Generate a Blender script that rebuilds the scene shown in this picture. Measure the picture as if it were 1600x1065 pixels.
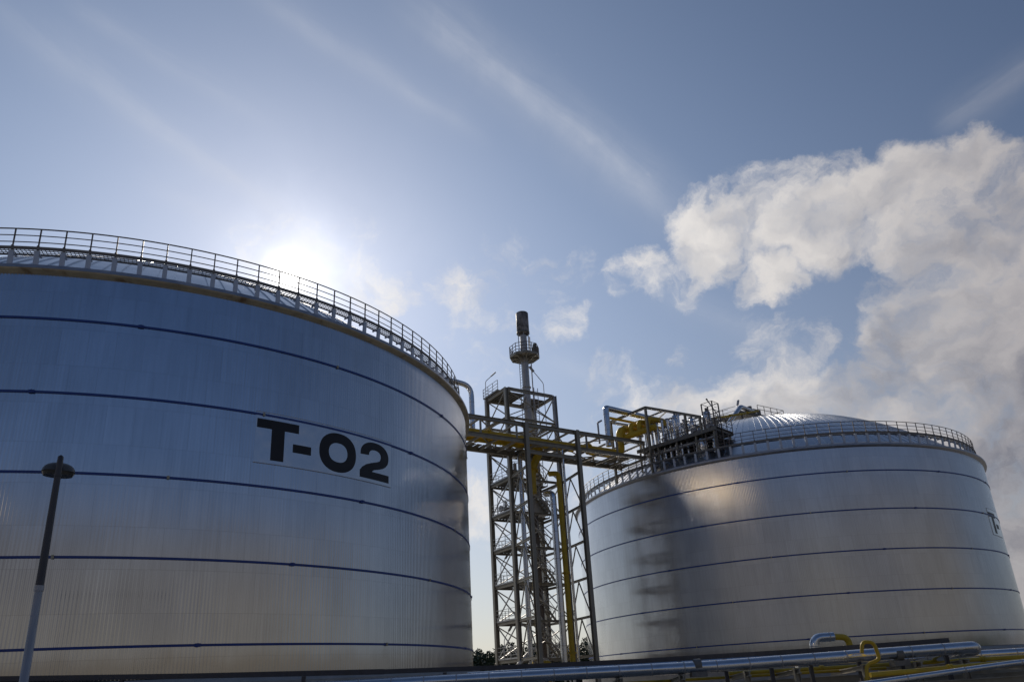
import bpy, math, random
from mathutils import Vector, Matrix, noise as mnoise
R_ = math.radians
sc = bpy.context.scene
for o in list(bpy.data.objects): bpy.data.objects.remove(o)
COL = sc.collection
random.seed(7)

# ------------------------------------------------------------------ camera
EYE = 1.7
cam_d = bpy.data.cameras.new('camera'); cam = bpy.data.objects.new('camera', cam_d); COL.objects.link(cam)
PITCH, ROLL, FPX, PPY = 0.34723, -0.05562, 1138.5, 654.17
fw = Vector((0, math.cos(PITCH), math.sin(PITCH))); up0 = Vector((0, -math.sin(PITCH), math.cos(PITCH))); rt0 = Vector((1, 0, 0))
rt = rt0*math.cos(ROLL) + up0*math.sin(ROLL); up = -rt0*math.sin(ROLL) + up0*math.cos(ROLL)
m = Matrix((rt, up, -fw)).transposed().to_4x4(); m.translation = Vector((0, 0, EYE))
cam.matrix_world = m
cam_d.sensor_width = 36; cam_d.lens = FPX/1600*36
cam_d.shift_y = (PPY-532.5)/1600
cam_d.clip_start = 0.1; cam_d.clip_end = 20000
sc.camera = cam
sc.view_settings.view_transform = 'Standard'; sc.view_settings.look = 'None'
sc.view_settings.exposure = 0.0; sc.view_settings.gamma = 1.0

def ray(x, y):
    "compass direction of a feature of the sky"
    d = fw*FPX + rt*(x-800) - up*(y-PPY)
    return d.normalized()

# ------------------------------------------------------------------ sun + sky
SUN = ray(452, 430)
SUN_EL = math.asin(SUN.z); SUN_AZ = math.atan2(SUN.x, SUN.y)
sd = bpy.data.lights.new('sun', 'SUN'); sd.energy = 2.6; sd.angle = R_(0.5); sd.color = (1.0, 0.9, 0.76)
so = bpy.data.objects.new('sun', sd); COL.objects.link(so)
so.rotation_euler = SUN.to_track_quat('Z', 'Y').to_euler(); so.location = (0, 0, 80)

class NT:
    def __init__(s, nt): s.nt = nt
    def new(s, t, **kw):
        n = s.nt.nodes.new(t)
        for k, v in kw.items(): setattr(n, k, v)
        return n
    def put(s, sock, v):
        if isinstance(v, bpy.types.NodeSocket): s.nt.links.new(v, sock)
        elif v is not None:
            if isinstance(v, (tuple, list, Vector)) and len(v) == 3 and sock.type == 'RGBA': v = (*v, 1)
            sock.default_value = v
    def math(s, op, a, b=None, c=None, clamp=False):
        n = s.new('ShaderNodeMath', operation=op); n.use_clamp = clamp
        s.put(n.inputs[0], a)
        if b is not None: s.put(n.inputs[1], b)
        if c is not None: s.put(n.inputs[2], c)
        return n.outputs[0]
    def vm(s, op, a, b=None, sc_=None):
        n = s.new('ShaderNodeVectorMath', operation=op); s.put(n.inputs[0], a)
        if b is not None: s.put(n.inputs[1], b)
        if sc_ is not None: s.put(n.inputs['Scale'], sc_)
        return n.outputs['Value'] if op in ('DOT_PRODUCT', 'LENGTH') else n.outputs[0]
    def ss(s, v, a, b, lo=0.0, hi=1.0, interp='SMOOTHSTEP'):
        n = s.new('ShaderNodeMapRange'); n.interpolation_type = interp
        s.put(n.inputs['Value'], v)
        s.put(n.inputs['From Min'], a); s.put(n.inputs['From Max'], b); s.put(n.inputs['To Min'], lo); s.put(n.inputs['To Max'], hi)
        return n.outputs[0]
    def noise(s, vec, scale, detail=5, rough=.55, dist=0.0, lac=2.0):
        n = s.new('ShaderNodeTexNoise'); s.put(n.inputs['Vector'], vec)
        n.inputs['Scale'].default_value = scale; n.inputs['Detail'].default_value = detail
        n.inputs['Roughness'].default_value = rough; n.inputs['Distortion'].default_value = dist
        n.inputs['Lacunarity'].default_value = lac
        return n.outputs['Fac'], n.outputs['Color']
    def mix(s, f, a, b, mode='MIX'):
        n = s.new('ShaderNodeMix', data_type='RGBA', blend_type=mode)
        s.put(n.inputs[0], f); s.put(n.inputs[6], a); s.put(n.inputs[7], b)
        return n.outputs[2]
    def comb(s, x, y, z):
        n = s.new('ShaderNodeCombineXYZ'); s.put(n.inputs[0], x); s.put(n.inputs[1], y); s.put(n.inputs[2], z); return n.outputs[0]

w = bpy.data.worlds.new('World'); sc.world = w; w.use_nodes = True
N = NT(w.node_tree); w.node_tree.nodes.clear()
out = N.new('ShaderNodeOutputWorld'); bg = N.new('ShaderNodeBackground')
w.node_tree.links.new(bg.outputs[0], out.inputs[0])
sky = N.new('ShaderNodeTexSky', sky_type='NISHITA')
sky.sun_disc = False; sky.sun_elevation = SUN_EL; sky.sun_rotation = SUN_AZ
sky.altitude = 0; sky.air_density = 1.0; sky.dust_density = 0.35; sky.ozone_density = 2.5
STR = 0.06
tc = N.new('ShaderNodeTexCoord'); DIR = N.vm('NORMALIZE', tc.outputs['Generated'])
SKYC = N.vm('SCALE', sky.outputs[0], sc_=STR)
sep = N.new('ShaderNodeSeparateXYZ'); N.put(sep.inputs[0], DIR)
DX, DY, DZ = sep.outputs
sund = N.vm('DOT_PRODUCT', DIR, SUN)
SKYC = N.vm('MULTIPLY', SKYC, N.mix(N.ss(sund, -.6, .35), (.46, .60, .80), (1.0, .96, 1.0)))
sun01 = N.math('MAXIMUM', sund, 0.0)
# thin bright veil scattered round the sun
def powr(k, a): return N.math('MULTIPLY', N.math('POWER', sun01, k), a)
nv, _ = N.noise(N.vm('ADD', DIR, (0, 0, .3)), 9, 4, .55, .6)
veil = N.math('MULTIPLY', N.math('ADD', powr(420, .36), powr(70, .065)), N.ss(nv, .3, .7, .55, 1.45, 'LINEAR'))
glow = N.vm('ADD', N.vm('SCALE', (1.0, .98, .93), sc_=veil), N.vm('SCALE', (.66, .86, 1.12), sc_=N.math('MULTIPLY', N.math('ADD', powr(16, .05), powr(4.5, .22)), N.ss(DZ, .85, .35, .72, 1.25))))
core = N.vm('SCALE', (1.0, .95, .85), sc_=powr(5000, 3.0))
base = N.vm('ADD', N.vm('ADD', SKYC, glow), core)
# warm pale haze close to the horizon
hz = N.math('MULTIPLY', N.math('POWER', N.math('SUBTRACT', 1.0, N.math('ABSOLUTE', DZ)), 3.9), .80)
front = N.ss(sund, .15, .96)
hazec = N.mix(front, (.17, .17, .19), (.68, .65, .58))
base = N.mix(hz, base, hazec)
# warped direction for ragged cloud outlines
_, nc = N.noise(DIR, 8, 7, .62)
warp = N.vm('ADD', DIR, N.vm('SCALE', N.vm('SUBTRACT', nc, (.5, .5, .5)), sc_=.11))
warp = N.vm('NORMALIZE', warp)
def blobs(lst, vec):
    acc = None
    for (x, y, r, a) in lst:
        c = ray(x, y); ang = r/FPX*.92
        d = N.vm('DOT_PRODUCT', vec, c)
        v = N.ss(d, math.cos(ang*1.35), math.cos(ang*.25), 0, a)
        acc = v if acc is None else N.math('MAXIMUM', acc, v)
    return acc
def streak(a, b, width, amp):
    A, B = ray(*a), ray(*b); nrm = A.cross(B).normalized(); mid = (A+B).normalized(); half = A.angle(B)/2
    dd = N.vm('DOT_PRODUCT', warp2, nrm); tg = nrm.cross(mid).normalized(); tt = N.vm('DOT_PRODUCT', DIR, tg)
    fb, _ = N.noise(N.comb(N.math('MULTIPLY', dd, 34.0), N.math('MULTIPLY', tt, 5.0), amp*50), 1.0, 6, .62, .3)
    dd = N.math('ADD', dd, N.math('MULTIPLY', N.math('SUBTRACT', fb, .5), .020))
    g = N.math('ADD', N.ss(N.math('ABSOLUTE', dd), width/FPX, 0.0, 0, .55), N.ss(N.math('ABSOLUTE', dd), width/FPX*.42, 0.0, 0, .6))
    g = N.math('MULTIPLY', g, N.ss(fb, .30, .70, .55, 1.15, 'LINEAR'))
    along = N.ss(N.vm('DOT_PRODUCT', DIR, mid), math.cos(half*1.25), math.cos(half*.55))
    return N.math('MULTIPLY', N.math('MULTIPLY', g, along), amp)
# --- cumulus field on the right, with its small outliers
CL = [(1105, 372, 66, 1), (1165, 365, 76, 1), (1215, 330, 78, 1), (1262, 285, 50, .8), (1205, 415, 58, .95), (1290, 345, 84, 1), (1350, 325, 76, 1),
      (1420, 315, 84, 1), (1500, 305, 84, .95), (1580, 315, 84, .95), (1680, 420, 140, 1), (1470, 380, 86, 1), (1560, 380, 110, 1), (1450, 455, 84, .95), (1430, 520, 76, .95),
      (1540, 490, 120, 1), (1640, 480, 150, 1), (1480, 580, 100, 1), (1580, 620, 130, 1), (1400, 640, 100, .95), (1310, 650, 90, .9), (1230, 660, 90, .9),
      (1150, 655, 86, .85), (1080, 655, 80, .8), (1010, 665, 70, .75), (945, 690, 60, .7), (1500, 760, 130, 1), (1600, 800, 170, 1), (1660, 950, 200, 1), (1500, 900, 150, 1), (1300, 800, 200, .9),
      (1010, 428, 52, .74), (965, 436, 40, .6), (1070, 436, 44, .62), (790, 462, 110, .50), (860, 432, 60, .56), (900, 415, 44, .54), (805, 476, 46, .56), (735, 448, 60, .56), (700, 450, 40, .52), (770, 500, 60, .46), (606, 455, 40, .58), (648, 455, 34, .5), (875, 502, 56, .54), (1075, 552, 34, .6), (1210, 562, 84, .56), (1265, 545, 60, .52), (960, 592, 60, .54), (760, 585, 50, .52),
      (500, 390, 120, .46), (550, 430, 80, .44), (380, 400, 90, .42), (740, 790, 70, .66), (690, 800, 70, .66), (890, 760, 90, .58), (1312, 250, 34, .56)]
cover = blobs(CL, warp)
n1, _ = N.noise(N.vm('MULTIPLY', warp, (1, 1, 1.3)), 11, 10, .66, .15)
nr, _ = N.noise(N.vm('MULTIPLY', warp, (1, 1, 1.3)), 11, 4, .5, .15)
nrb, _ = N.noise(N.vm('MULTIPLY', N.vm('ADD', warp, SUN*0.03), (1, 1, 1.3)), 11, 4, .5, .15)
n2, _ = N.noise(DIR, 4.2, 4, .5)
dens = N.math('ADD', cover, N.math('MULTIPLY', N.math('SUBTRACT', n1, .5), 2.05))
alpha = N.ss(dens, .34, 1.10)
relief = N.math('MULTIPLY', N.math('SUBTRACT', nr, nrb), 3.6)
thick = N.ss(dens, .62, 1.25)
near = N.ss(sund, .55, .93)
litc = N.mix(near, (.42, .395, .40), (.86, .82, .78))
shc = N.mix(near, (.20, .20, .235), (.48, .48, .51))
shade = N.math('ADD', N.math('MULTIPLY', thick, .62), N.math('MULTIPLY', N.math('SUBTRACT', n2, .5), 1.5))
shade = N.math('SUBTRACT', shade, relief, clamp=True)
litc = N.mix(N.ss(sund, .985, .9985), litc, (1.0, .97, .93))
cloudc = N.mix(shade, litc, shc)
base = N.mix(N.math('MULTIPLY', alpha, .93), base, cloudc)
# --- high cirrus bands
_, nc2 = N.noise(DIR, 5, 3, .5)
warp2 = N.vm('ADD', DIR, N.vm('SCALE', N.vm('SUBTRACT', nc2, (.5, .5, .5)), sc_=.030))
n3, _ = N.noise(N.vm('MULTIPLY', warp2, (2.2, 1.0, 2.2)), 11, 6, .62, .5)
ci = None
for s_ in (((0, 15), (500, 380), 60, .17), ((400, -10), (740, 215), 44, .14), ((640, 10), (1065, 345), 74, .27), ((240, 290), (540, 440), 50, .11), ((1470, 200), (1650, 82), 44, .26), ((1010, 440), (1280, 575), 50, .13), ((120, 10), (420, 190), 40, .10), ((860, 560), (1050, 640), 40, .12)):
    v = streak(*s_); ci = v if ci is None else N.math('ADD', ci, v)
ci = N.math('MULTIPLY', ci, N.ss(n3, .28, .72, .62, 1.1, 'LINEAR'), clamp=True)
base = N.mix(ci, base, N.mix(near, (.42, .42, .46), (.74, .75, .79)))
# --- cloud bank behind the viewer (mirrored in the metal)
backm = N.ss(DY, .10, -.35)
n4, _ = N.noise(N.vm('MULTIPLY', DIR, (1, 1, 2.4)), 3.4, 8, .58, .7)
lowb = N.ss(N.math('ADD', DZ, N.math('MULTIPLY', N.math('SUBTRACT', n4, .5), .30)), .275, .125)
bankc = N.mix(N.ss(n4, .35, .68), (.145, .138, .143), (.24, .21, .165))
base = N.mix(N.math('MULTIPLY', N.math('MULTIPLY', backm, lowb), .92), base, bankc)
# one sunlit cloud low in the south-west
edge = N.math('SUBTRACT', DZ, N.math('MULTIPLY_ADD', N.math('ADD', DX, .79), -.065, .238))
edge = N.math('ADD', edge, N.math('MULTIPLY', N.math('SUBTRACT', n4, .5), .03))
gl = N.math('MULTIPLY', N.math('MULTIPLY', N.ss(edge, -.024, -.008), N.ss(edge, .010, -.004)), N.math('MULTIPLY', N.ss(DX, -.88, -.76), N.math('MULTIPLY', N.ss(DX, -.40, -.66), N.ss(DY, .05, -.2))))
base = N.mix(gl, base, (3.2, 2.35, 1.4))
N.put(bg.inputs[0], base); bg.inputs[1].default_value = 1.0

# ------------------------------------------------------------------ materials
def mat(name, col, rough=.5, metal=0.0, var=.12, vscale=3.0, bump=0.0, bscale=40., rvar=.12, streaks=False, col2=None, thr=(.5, .7), spec=.5):
    mt = bpy.data.materials.new(name); mt.use_nodes = True
    n = NT(mt.node_tree); b = mt.node_tree.nodes['Principled BSDF']
    tcn = n.new('ShaderNodeTexCoord'); ob = tcn.outputs['Object']
    v = n.vm('MULTIPLY', ob, (1, 1, .18)) if streaks else ob
    f, _ = n.noise(v, vscale, 6, .6)
    k = n.ss(f, .3, .7, 1-var, 1+var, 'LINEAR')
    c = n.vm('SCALE', Vector(col), sc_=k)
    if col2 is not None:
        f2, _ = n.noise(v, vscale*.7, 7, .65, .4)
        c = n.mix(n.ss(f2, *thr), c, col2)
    n.put(b.inputs['Base Color'], c)
    n.put(b.inputs['Roughness'], n.ss(f, .3, .7, max(.03, rough-rvar), min(1, rough+rvar), 'LINEAR'))
    b.inputs['Metallic'].default_value = metal
    b.inputs['Specular IOR Level'].default_value = spec
    if bump:
        f3, _ = n.noise(ob, bscale, 4, .6)
        bn = n.new('ShaderNodeBump'); bn.inputs['Strength'].default_value = bump; bn.inputs['Distance'].default_value = .02
        n.put(bn.inputs['Height'], f3); n.put(b.inputs['Normal'], bn.outputs[0])
    return mt

def tank_cladding(name, rough, metal=1.0):
    "aluminium sheets hung in rows: each sheet a little different in sheen, faint run-down streaks, laps between rows"
    mt = bpy.data.materials.new(name); mt.use_nodes = True
    n = NT(mt.node_tree); b = mt.node_tree.nodes['Principled BSDF']
    tcn = n.new('ShaderNodeTexCoord'); sp = n.new('ShaderNodeSeparateXYZ'); n.put(sp.inputs[0], tcn.outputs['Object'])
    x, y, z = sp.outputs
    a = n.math('MULTIPLY', n.math('ARCTAN2', y, x), 21.0)
    uv = n.comb(a, z, 0)
    br = n.new('ShaderNodeTexBrick'); br.offset = .5; n.put(br.inputs['Vector'], uv)
    br.inputs['Scale'].default_value = 1; br.inputs['Brick Width'].default_value = 1.04; br.inputs['Row Height'].default_value = 1.645
    br.inputs['Mortar Size'].default_value = .012; br.inputs['Mortar Smooth'].default_value = .4
    br.inputs['Color1'].default_value = (0, 0, 0, 1); br.inputs['Color2'].default_value = (1, 1, 1, 1); br.inputs['Mortar'].default_value = (.5, .5, .5, 1)
    sheet = n.new('ShaderNodeSeparateColor'); n.put(sheet.inputs[0], br.outputs['Color']); sv = sheet.outputs[0]
    lap = br.outputs['Fac']
    f, _ = n.noise(n.comb(n.math('MULTIPLY', a, 5.0), n.math('MULTIPLY', z, .25), 0), 1.0, 5, .62)
    g, _ = n.noise(n.comb(a, n.math('MULTIPLY', z, .6), 3.3), .35, 5, .6)
    k = n.math('ADD', n.ss(sv, 0, 1, .96, 1.03, 'LINEAR'), n.math('ADD', n.ss(f, .3, .7, -.07, .07, 'LINEAR'), n.ss(g, .3, .7, -.06, .06, 'LINEAR')))
    c = n.vm('SCALE', Vector((.60, .62, .66)), sc_=k)
    c = n.mix(n.math('MULTIPLY', lap, .34), c, (.30, .30, .31))
    # wavy reflection of the dark horizon, painted brown along the foot of the wall
    e, _ = n.noise(n.comb(n.math('MULTIPLY', a, .8), 0, 0), 1.0, 5, .6)
    foot = n.ss(n.math('ADD', z, n.math('MULTIPLY', n.math('SUBTRACT', e, .5), -1.4)), 3.7, 2.9)
    c = n.mix(n.math('MULTIPLY', foot, .42), c, (.33, .27, .20))
    n.put(b.inputs['Base Color'], c); b.inputs['Metallic'].default_value = metal
    n.put(b.inputs['Roughness'], n.math('ADD', n.ss(f, .3, .7, rough-.02, rough+.02, 'LINEAR'), n.ss(sv, 0, 1, -.01, .015, 'LINEAR')))
    return mt

M = dict(
    clad=tank_cladding('tank_cladding', .07, .94), clad_far=tank_cladding('weathered_tank_cladding', .11, .70),
    roofm=mat('roof_sheet', (.66, .67, .69), .30, 1.0, .08, 1.2, rvar=.07),
    pipe=mat('pipe_jacket', (.70, .71, .73), .24, 1.0, .08, 2.5, bump=.05, bscale=6, rvar=.08),
    galv=mat('galvanised_steel', (.42, .42, .44), .48, .55, .18, 3.0, rvar=.12),
    galvl=mat('light_galvanised_steel', (.48, .47, .46), .45, .6, .15, 3.0, rvar=.1),
    steel=mat('grey_painted_steel', (.32, .295, .245), .5, .4, .25, 1.6, streaks=True, col2=(.26, .21, .16), thr=(.6, .78)),
    grate=mat('walkway_grating', (.20, .19, .18), .7, .0, .2, 3.0),
    dark=mat('dark_grating', (.20, .19, .175), .6, .3, .25, 4.0),
    rail=mat('railing_steel', (.16, .135, .12), .5, .4, .2, 3.0),
    yellow=mat('yellow_gas_paint', (.55, .37, .02), .45, 0, .2, 1.4, col2=(.33, .22, .03), thr=(.5, .8)),
    blue=mat('blue_band_paint', (.018, .055, .26), .4, .0, .2, 2.0),
    bluegrey=mat('blue_grey_paint', (.50, .55, .64), .45, .3, .12, 2.0),
    rim=mat('weathered_rim', (.55, .47, .33), .6, .1, .2, 1.2, col2=(.24, .15, .08), thr=(.5, .7)),
    rimlip=mat('rim_flashing', (.42, .42, .44), .4, .8, .15, 2.0),
    black=mat('black_lettering', (.008, .009, .014), .45, 0, .15, 2.0),
    plate=mat('sign_plate', (.66, .68, .71), .16, .86, .06, 1.5),
    conc=mat('concrete', (.42, .40, .37), .85, 0, .15, 1.1, bump=.15, bscale=12),
    gravel=mat('gravel', (.25, .24, .22), .95, 0, .35, .8, bump=.8, bscale=9),
    soot=mat('sooted_steel', (.30, .28, .27), .65, .1, .2, 1.1, col2=(.07, .06, .055), thr=(.40, .60)),
    buckle=mat('buckle_brass', (.42, .38, .28), .4, .5, .1, 3.0),
    polel=mat('lower_pole_paint', (.40, .41, .44), .5, .3, .2, 5, streaks=True, col2=(.16, .16, .17), thr=(.62, .72)),
    poled=mat('upper_pole_sleeve', (.085, .08, .085), .5, .2, .25, 5, streaks=True),
    hood=mat('lamp_hood_plastic', (.10, .10, .10), .45, 0, .15, 4),
    lens=mat('lamp_lens', (.05, .05, .05), .18, 0, .1, 4),
    lampg=mat('lamp_grey', (.35, .35, .36), .5, .3, .1, 4),
    leaf=mat('leaf', (.045, .065, .025), .6, 0, .45, .35, col2=(.035, .045, .02), thr=(.45, .6)),
    bark=mat('bark', (.10, .08, .06), .9, 0, .2, 4),
    white=mat('white_panel', (.74, .74, .73), .5, 0, .08, 2),
)

# ------------------------------------------------------------------ mesh helpers
class MB:
    def __init__(s): s.v = []; s.f = []; s.sm = []
    def add(s, vs, fs, smooth=False):
        b = len(s.v); s.v += [tuple(v) for v in vs]; s.f += [tuple(i+b for i in f) for f in fs]; s.sm += [smooth]*len(fs); return s
    def box(s, c, size, rz=0.0):
        cx, cy, cz = c; a, b, h = size[0]/2, size[1]/2, size[2]/2; cr, sr = math.cos(rz), math.sin(rz)
        vs = []
        for dz in (-h, h):
            for dx, dy in ((-a, -b), (a, -b), (a, b), (-a, b)): vs.append((cx+dx*cr-dy*sr, cy+dx*sr+dy*cr, cz+dz))
        return s.add(vs, [(3, 2, 1, 0), (4, 5, 6, 7), (0, 1, 5, 4), (1, 2, 6, 5), (2, 3, 7, 6), (3, 0, 4, 7)])
    def beam(s, p, q, w, h, upv=None):
        p, q = Vector(p), Vector(q); d = (q-p).normalized(); u0 = Vector(upv) if upv else (Vector((0, 0, 1)) if abs(d.z) < .95 else Vector((1, 0, 0)))
        sx = d.cross(u0).normalized(); sy = sx.cross(d).normalized(); vs = []
        for e in (p, q):
            for a, b in ((-1, -1), (1, -1), (1, 1), (-1, 1)): vs.append(e+sx*a*w/2+sy*b*h/2)
        return s.add(vs, [(0, 1, 2, 3), (7, 6, 5, 4), (1, 0, 4, 5), (2, 1, 5, 6), (3, 2, 6, 7), (0, 3, 7, 4)])
    def hbeam(s, p, q, w, h, upv=None, t=.03):
        p, q = Vector(p), Vector(q); d = (q-p).normalized(); u0 = Vector(upv) if upv else (Vector((0, 0, 1)) if abs(d.z) < .95 else Vector((1, 0, 0)))
        sx = d.cross(u0).normalized(); sy = sx.cross(d).normalized(); o = sy*(h/2-t/2)
        s.beam(p+o, q+o, w, t, sy); s.beam(p-o, q-o, w, t, sy); s.beam(p, q, t, h-2*t-.004, sy); return s
    def tube(s, pts, r, n=10, cap=True, smooth=True):
        pts = [Vector(p) for p in pts]; k = len(pts); rs = r if isinstance(r, (list, tuple)) else [r]*k
        t0 = (pts[1]-pts[0]).normalized(); ref = Vector((0, 0, 1)) if abs(t0.z) < .9 else Vector((1, 0, 0))
        nx = t0.cross(ref).normalized(); vs = []; fs = []
        for i, p in enumerate(pts):
            if i == 0: t = pts[1]-pts[0]
            elif i == k-1: t = pts[-1]-pts[-2]
            else: t = (pts[i+1]-p).normalized()+(p-pts[i-1]).normalized()
            t.normalize(); nx = (nx-t*nx.dot(t)).normalized(); ny = t.cross(nx)
            for j in range(n):
                a = 2*math.pi*j/n; vs.append(p+(nx*math.cos(a)+ny*math.sin(a))*rs[i])
        for i in range(k-1):
            for j in range(n):
                j2 = (j+1) % n; fs.append((i*n+j, i*n+j2, (i+1)*n+j2, (i+1)*n+j))
        b = len(s.v); s.add(vs, fs, smooth)
        if cap:
            s.add([vs[j] for j in range(n)], [tuple(range(n-1, -1, -1))]); s.add([vs[(k-1)*n+j] for j in range(n)], [tuple(range(n))])
        return s
    def lathe(s, prof, n=24, c=(0, 0, 0), smooth=True, a0=0, a1=2*math.pi, closed=False):
        "prof: list of (r, z)"
        full = abs(a1-a0-2*math.pi) < 1e-6; m_ = n if full else n+1; vs = []; fs = []; k = len(prof)
        for i in range(m_):
            a = a0+(a1-a0)*i/n
            for r, z in prof: vs.append((c[0]+r*math.cos(a), c[1]+r*math.sin(a), c[2]+z))
        for i in range(n):
            i2 = (i+1) % m_
            for j in range(k if closed else k-1):
                j2 = (j+1) % k; fs.append((i*k+j, i2*k+j, i2*k+j2, i*k+j2))
        return s.add(vs, fs, smooth)
    def build(s, name, material, parent=None, loc=None):
        me = bpy.data.meshes.new(name); me.from_pydata(s.v, [], s.f); me.polygons.foreach_set('use_smooth', s.sm); me.update()
        me.materials.append(material)
        o = bpy.data.objects.new(name, me); COL.objects.link(o)
        if parent is not None: o.parent = parent
        if loc is not None: o.location = loc
        return o
def bend(pts, rad=.4, n=6):
    "round the corners of a polyline"
    pts = [Vector(p) for p in pts]; o = [pts[0]]
    for i in range(1, len(pts)-1):
        a, b, c = pts[i-1], pts[i], pts[i+1]; d1 = (a-b); d2 = (c-b)
        r = min(rad, d1.length*.48, d2.length*.48); A = b+d1.normalized()*r; C_ = b+d2.normalized()*r
        for k in range(n+1):
            t = k/n; o.append(A*(1-t)**2+b*2*t*(1-t)+C_*t*t)
    o.append(pts[-1]); return o
def tag(o, label=None, cat=None, group=None, kind=None):
    if label: o['label'] = label
    if cat: o['category'] = cat
    if group: o['group'] = group
    if kind: o['kind'] = kind
    return o
def thing(name, label, cat, loc=(0, 0, 0), rz=0.0, group=None):
    o = bpy.data.objects.new(name, None); COL.objects.link(o); o.location = loc; o.rotation_euler = (0, 0, rz); o.empty_display_size = .5
    return tag(o, label, cat, group)
def dup(o, parent, rz=None, loc=None):
    c = o.copy(); COL.objects.link(c); c.parent = parent
    if rz is not None: c.rotation_euler = (0, 0, rz)
    if loc is not None: c.location = loc
    return c

# ------------------------------------------------------------------ site frame: X runs from tank to tank
T1 = Vector((-24.24, 46.89, 0)); T2 = Vector((27.75, 80.26, 0))
TH = math.atan2(.537, .844)
D = Vector((math.cos(TH), math.sin(TH), 0)); NN = Vector((math.sin(TH), -math.cos(TH), 0))
class Fr:
    def __init__(s, s0, n0, z0): s.o = (s0, n0, z0)
    def w(s): return T1+D*s.o[0]+NN*s.o[1]+Vector((0, 0, s.o[2]))
    def __call__(s, a, n, z): return Vector((a-s.o[0], -(n-s.o[1]), z-s.o[2]))

# ------------------------------------------------------------------ ground and far wood
g = MB(); n_ = 96; g.add([(0, 0, 0)]+[(4000*math.cos(2*math.pi*i/n_), 4000*math.sin(2*math.pi*i/n_), 0) for i in range(n_)], [(0, 1+i, 1+(i+1) % n_) for i in range(n_)])
tag(g.build('ground', M['gravel']), kind='structure')
def ridge(name, rad, a0, a1, n, h0, h1, depth, seed):
    mb = MB(); vs = []; fs = []
    for i in range(n+1):
        a = R_(a0+(a1-a0)*i/n); h = h0+(h1-h0)*(.5+.5*mnoise.fractal(Vector((a*14+seed, seed, 0)), 1.0, 2.0, 5))
        for q, (dr, hh) in enumerate(((0, -.5), (depth*.15, h*.7), (depth*.5, h), (depth, -.5))):
            vs.append(((rad+dr)*math.sin(a), (rad+dr)*math.cos(a), hh))
        if i:
            b = i*4
            for q in range(3): fs.append((b-4+q, b+q, b+q+1, b-4+q+1))
    mb.add(vs, fs); return tag(mb.build(name, M['leaf']), kind='structure')
ridge('rear_treeline', 260, 75, 285, 420, 4, 13, 40, 3.1)  # unseen treeline behind the viewer, added for its reflection in the tanks
# the wood beyond the tanks: trunks and leaf clumps through the whole depth of the belt
lf = MB(); rnd = random.Random(3)
for i in range(104):
    row = i % 2; x = -40+i*.95+rnd.uniform(-.5, .5); y = 166+row*7+rnd.uniform(-2, 3); h = rnd.uniform(8.3, 10.6)-(1.0 if row == 0 else 0); r = rnd.uniform(2.2, 3.2)
    lf.tube([(x, y, 0), (x+rnd.uniform(-.2, .2), y, h*.5), (x, y, h*.85)], [.22, .16, .05], 5)
    for k in range(700):
        t = rnd.random(); zz = h*(.03+.97*t); rr = r*math.sqrt(max(.03, 1-(2*t-.7)**2/1.75))*rnd.choice((.8, 1, 1.1))
        a = rnd.uniform(0, 6.283); q = rr*math.sqrt(rnd.random()); c = Vector((x+q*math.cos(a), y+q*math.sin(a), zz+rnd.uniform(-.3, .3)))
        u = Vector((rnd.gauss(0, 1), rnd.gauss(0, 1), rnd.gauss(0, 1))).normalized(); v = u.orthogonal().normalized(); sz = rnd.uniform(.16, .38)
        lf.add([c-u*sz, c+v*sz*.6, c+u*sz, c-v*sz*.6], [(0, 1, 2, 3)])
for k in range(15000):
    c = Vector((rnd.uniform(-42, 60), rnd.uniform(163, 176), 7.2*rnd.random()**.8)); u = Vector((rnd.gauss(0, 1), rnd.gauss(0, 1), rnd.gauss(0, 1))).normalized(); v = u.orthogonal().normalized(); sz = rnd.uniform(.2, .5)
    lf.add([c-u*sz, c+v*sz*.6, c+u*sz, c-v*sz*.6], [(0, 1, 2, 3)])
tag(lf.build('wood', M['leaf']), kind='stuff')

# ------------------------------------------------------------------ storage tanks
RT = 21.0; ZB, ZT = 2.55, 18.95; BANDS = [16.85, 13.59, 10.29, 7.02, 3.73]
GLY = {}
def glyph_T(): return [[(0, 0), (0, 0), ]]
def poly_letters():
    "outlines in a unit cell: x to the right, y up, cap height 1; each letter = list of quads/strips"
    L = {}
    L['T'] = [[(0, .775), (1.04, .775), (1.04, 1), (0, 1)], [(.36, 0), (.68, 0), (.68, .774), (.36, .774)]]
    L['-'] = [[(0, .28), (.48, .28), (.48, .49), (0, .49)]]
    def ring_strip(cx, cy, rx, ry, ix, iy, a0, a1, n, pw=2.5):
        q = []
        def se(a, A, B):
            c, s_ = math.cos(a), math.sin(a); e = 2/pw
            return (cx+A*math.copysign(abs(c)**e, c), cy+B*math.copysign(abs(s_)**e, s_))
        for i in range(n):
            a, b = a0+(a1-a0)*i/n, a0+(a1-a0)*(i+1)/n
            q.append([se(a, rx, ry), se(a, ix, iy), se(b, ix, iy), se(b, rx, ry)])
        return q
    L['0'] = ring_strip(.555, .5, .555, .515, .285, .255, 0, 2*math.pi, 48, 2.25)
    two = ring_strip(.53, .66, .50, .355, .215, .15, math.pi*1.03, -math.pi*.16, 30, 2.2)
    # diagonal from the bowl to the foot, then the foot bar
    P = [((1.0-.015, .52), (.745, .60)), ((.93, .43), (.70, .545)), ((.82, .36), (.60, .50)), ((.66, .305), (.40, .44)), ((.50, .262), (.22, .37)), ((.42, .205), (.09, .28)), ((.40, .203), (.03, .20))]
    for i in range(len(P)-1): two.append([P[i][0], P[i][1], P[i+1][1], P[i+1][0]])
    two.append([(.015, 0), (1.04, 0), (1.04, .202), (.015, .202)])
    L['2'] = two
    return L
LET = poly_letters()
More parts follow.
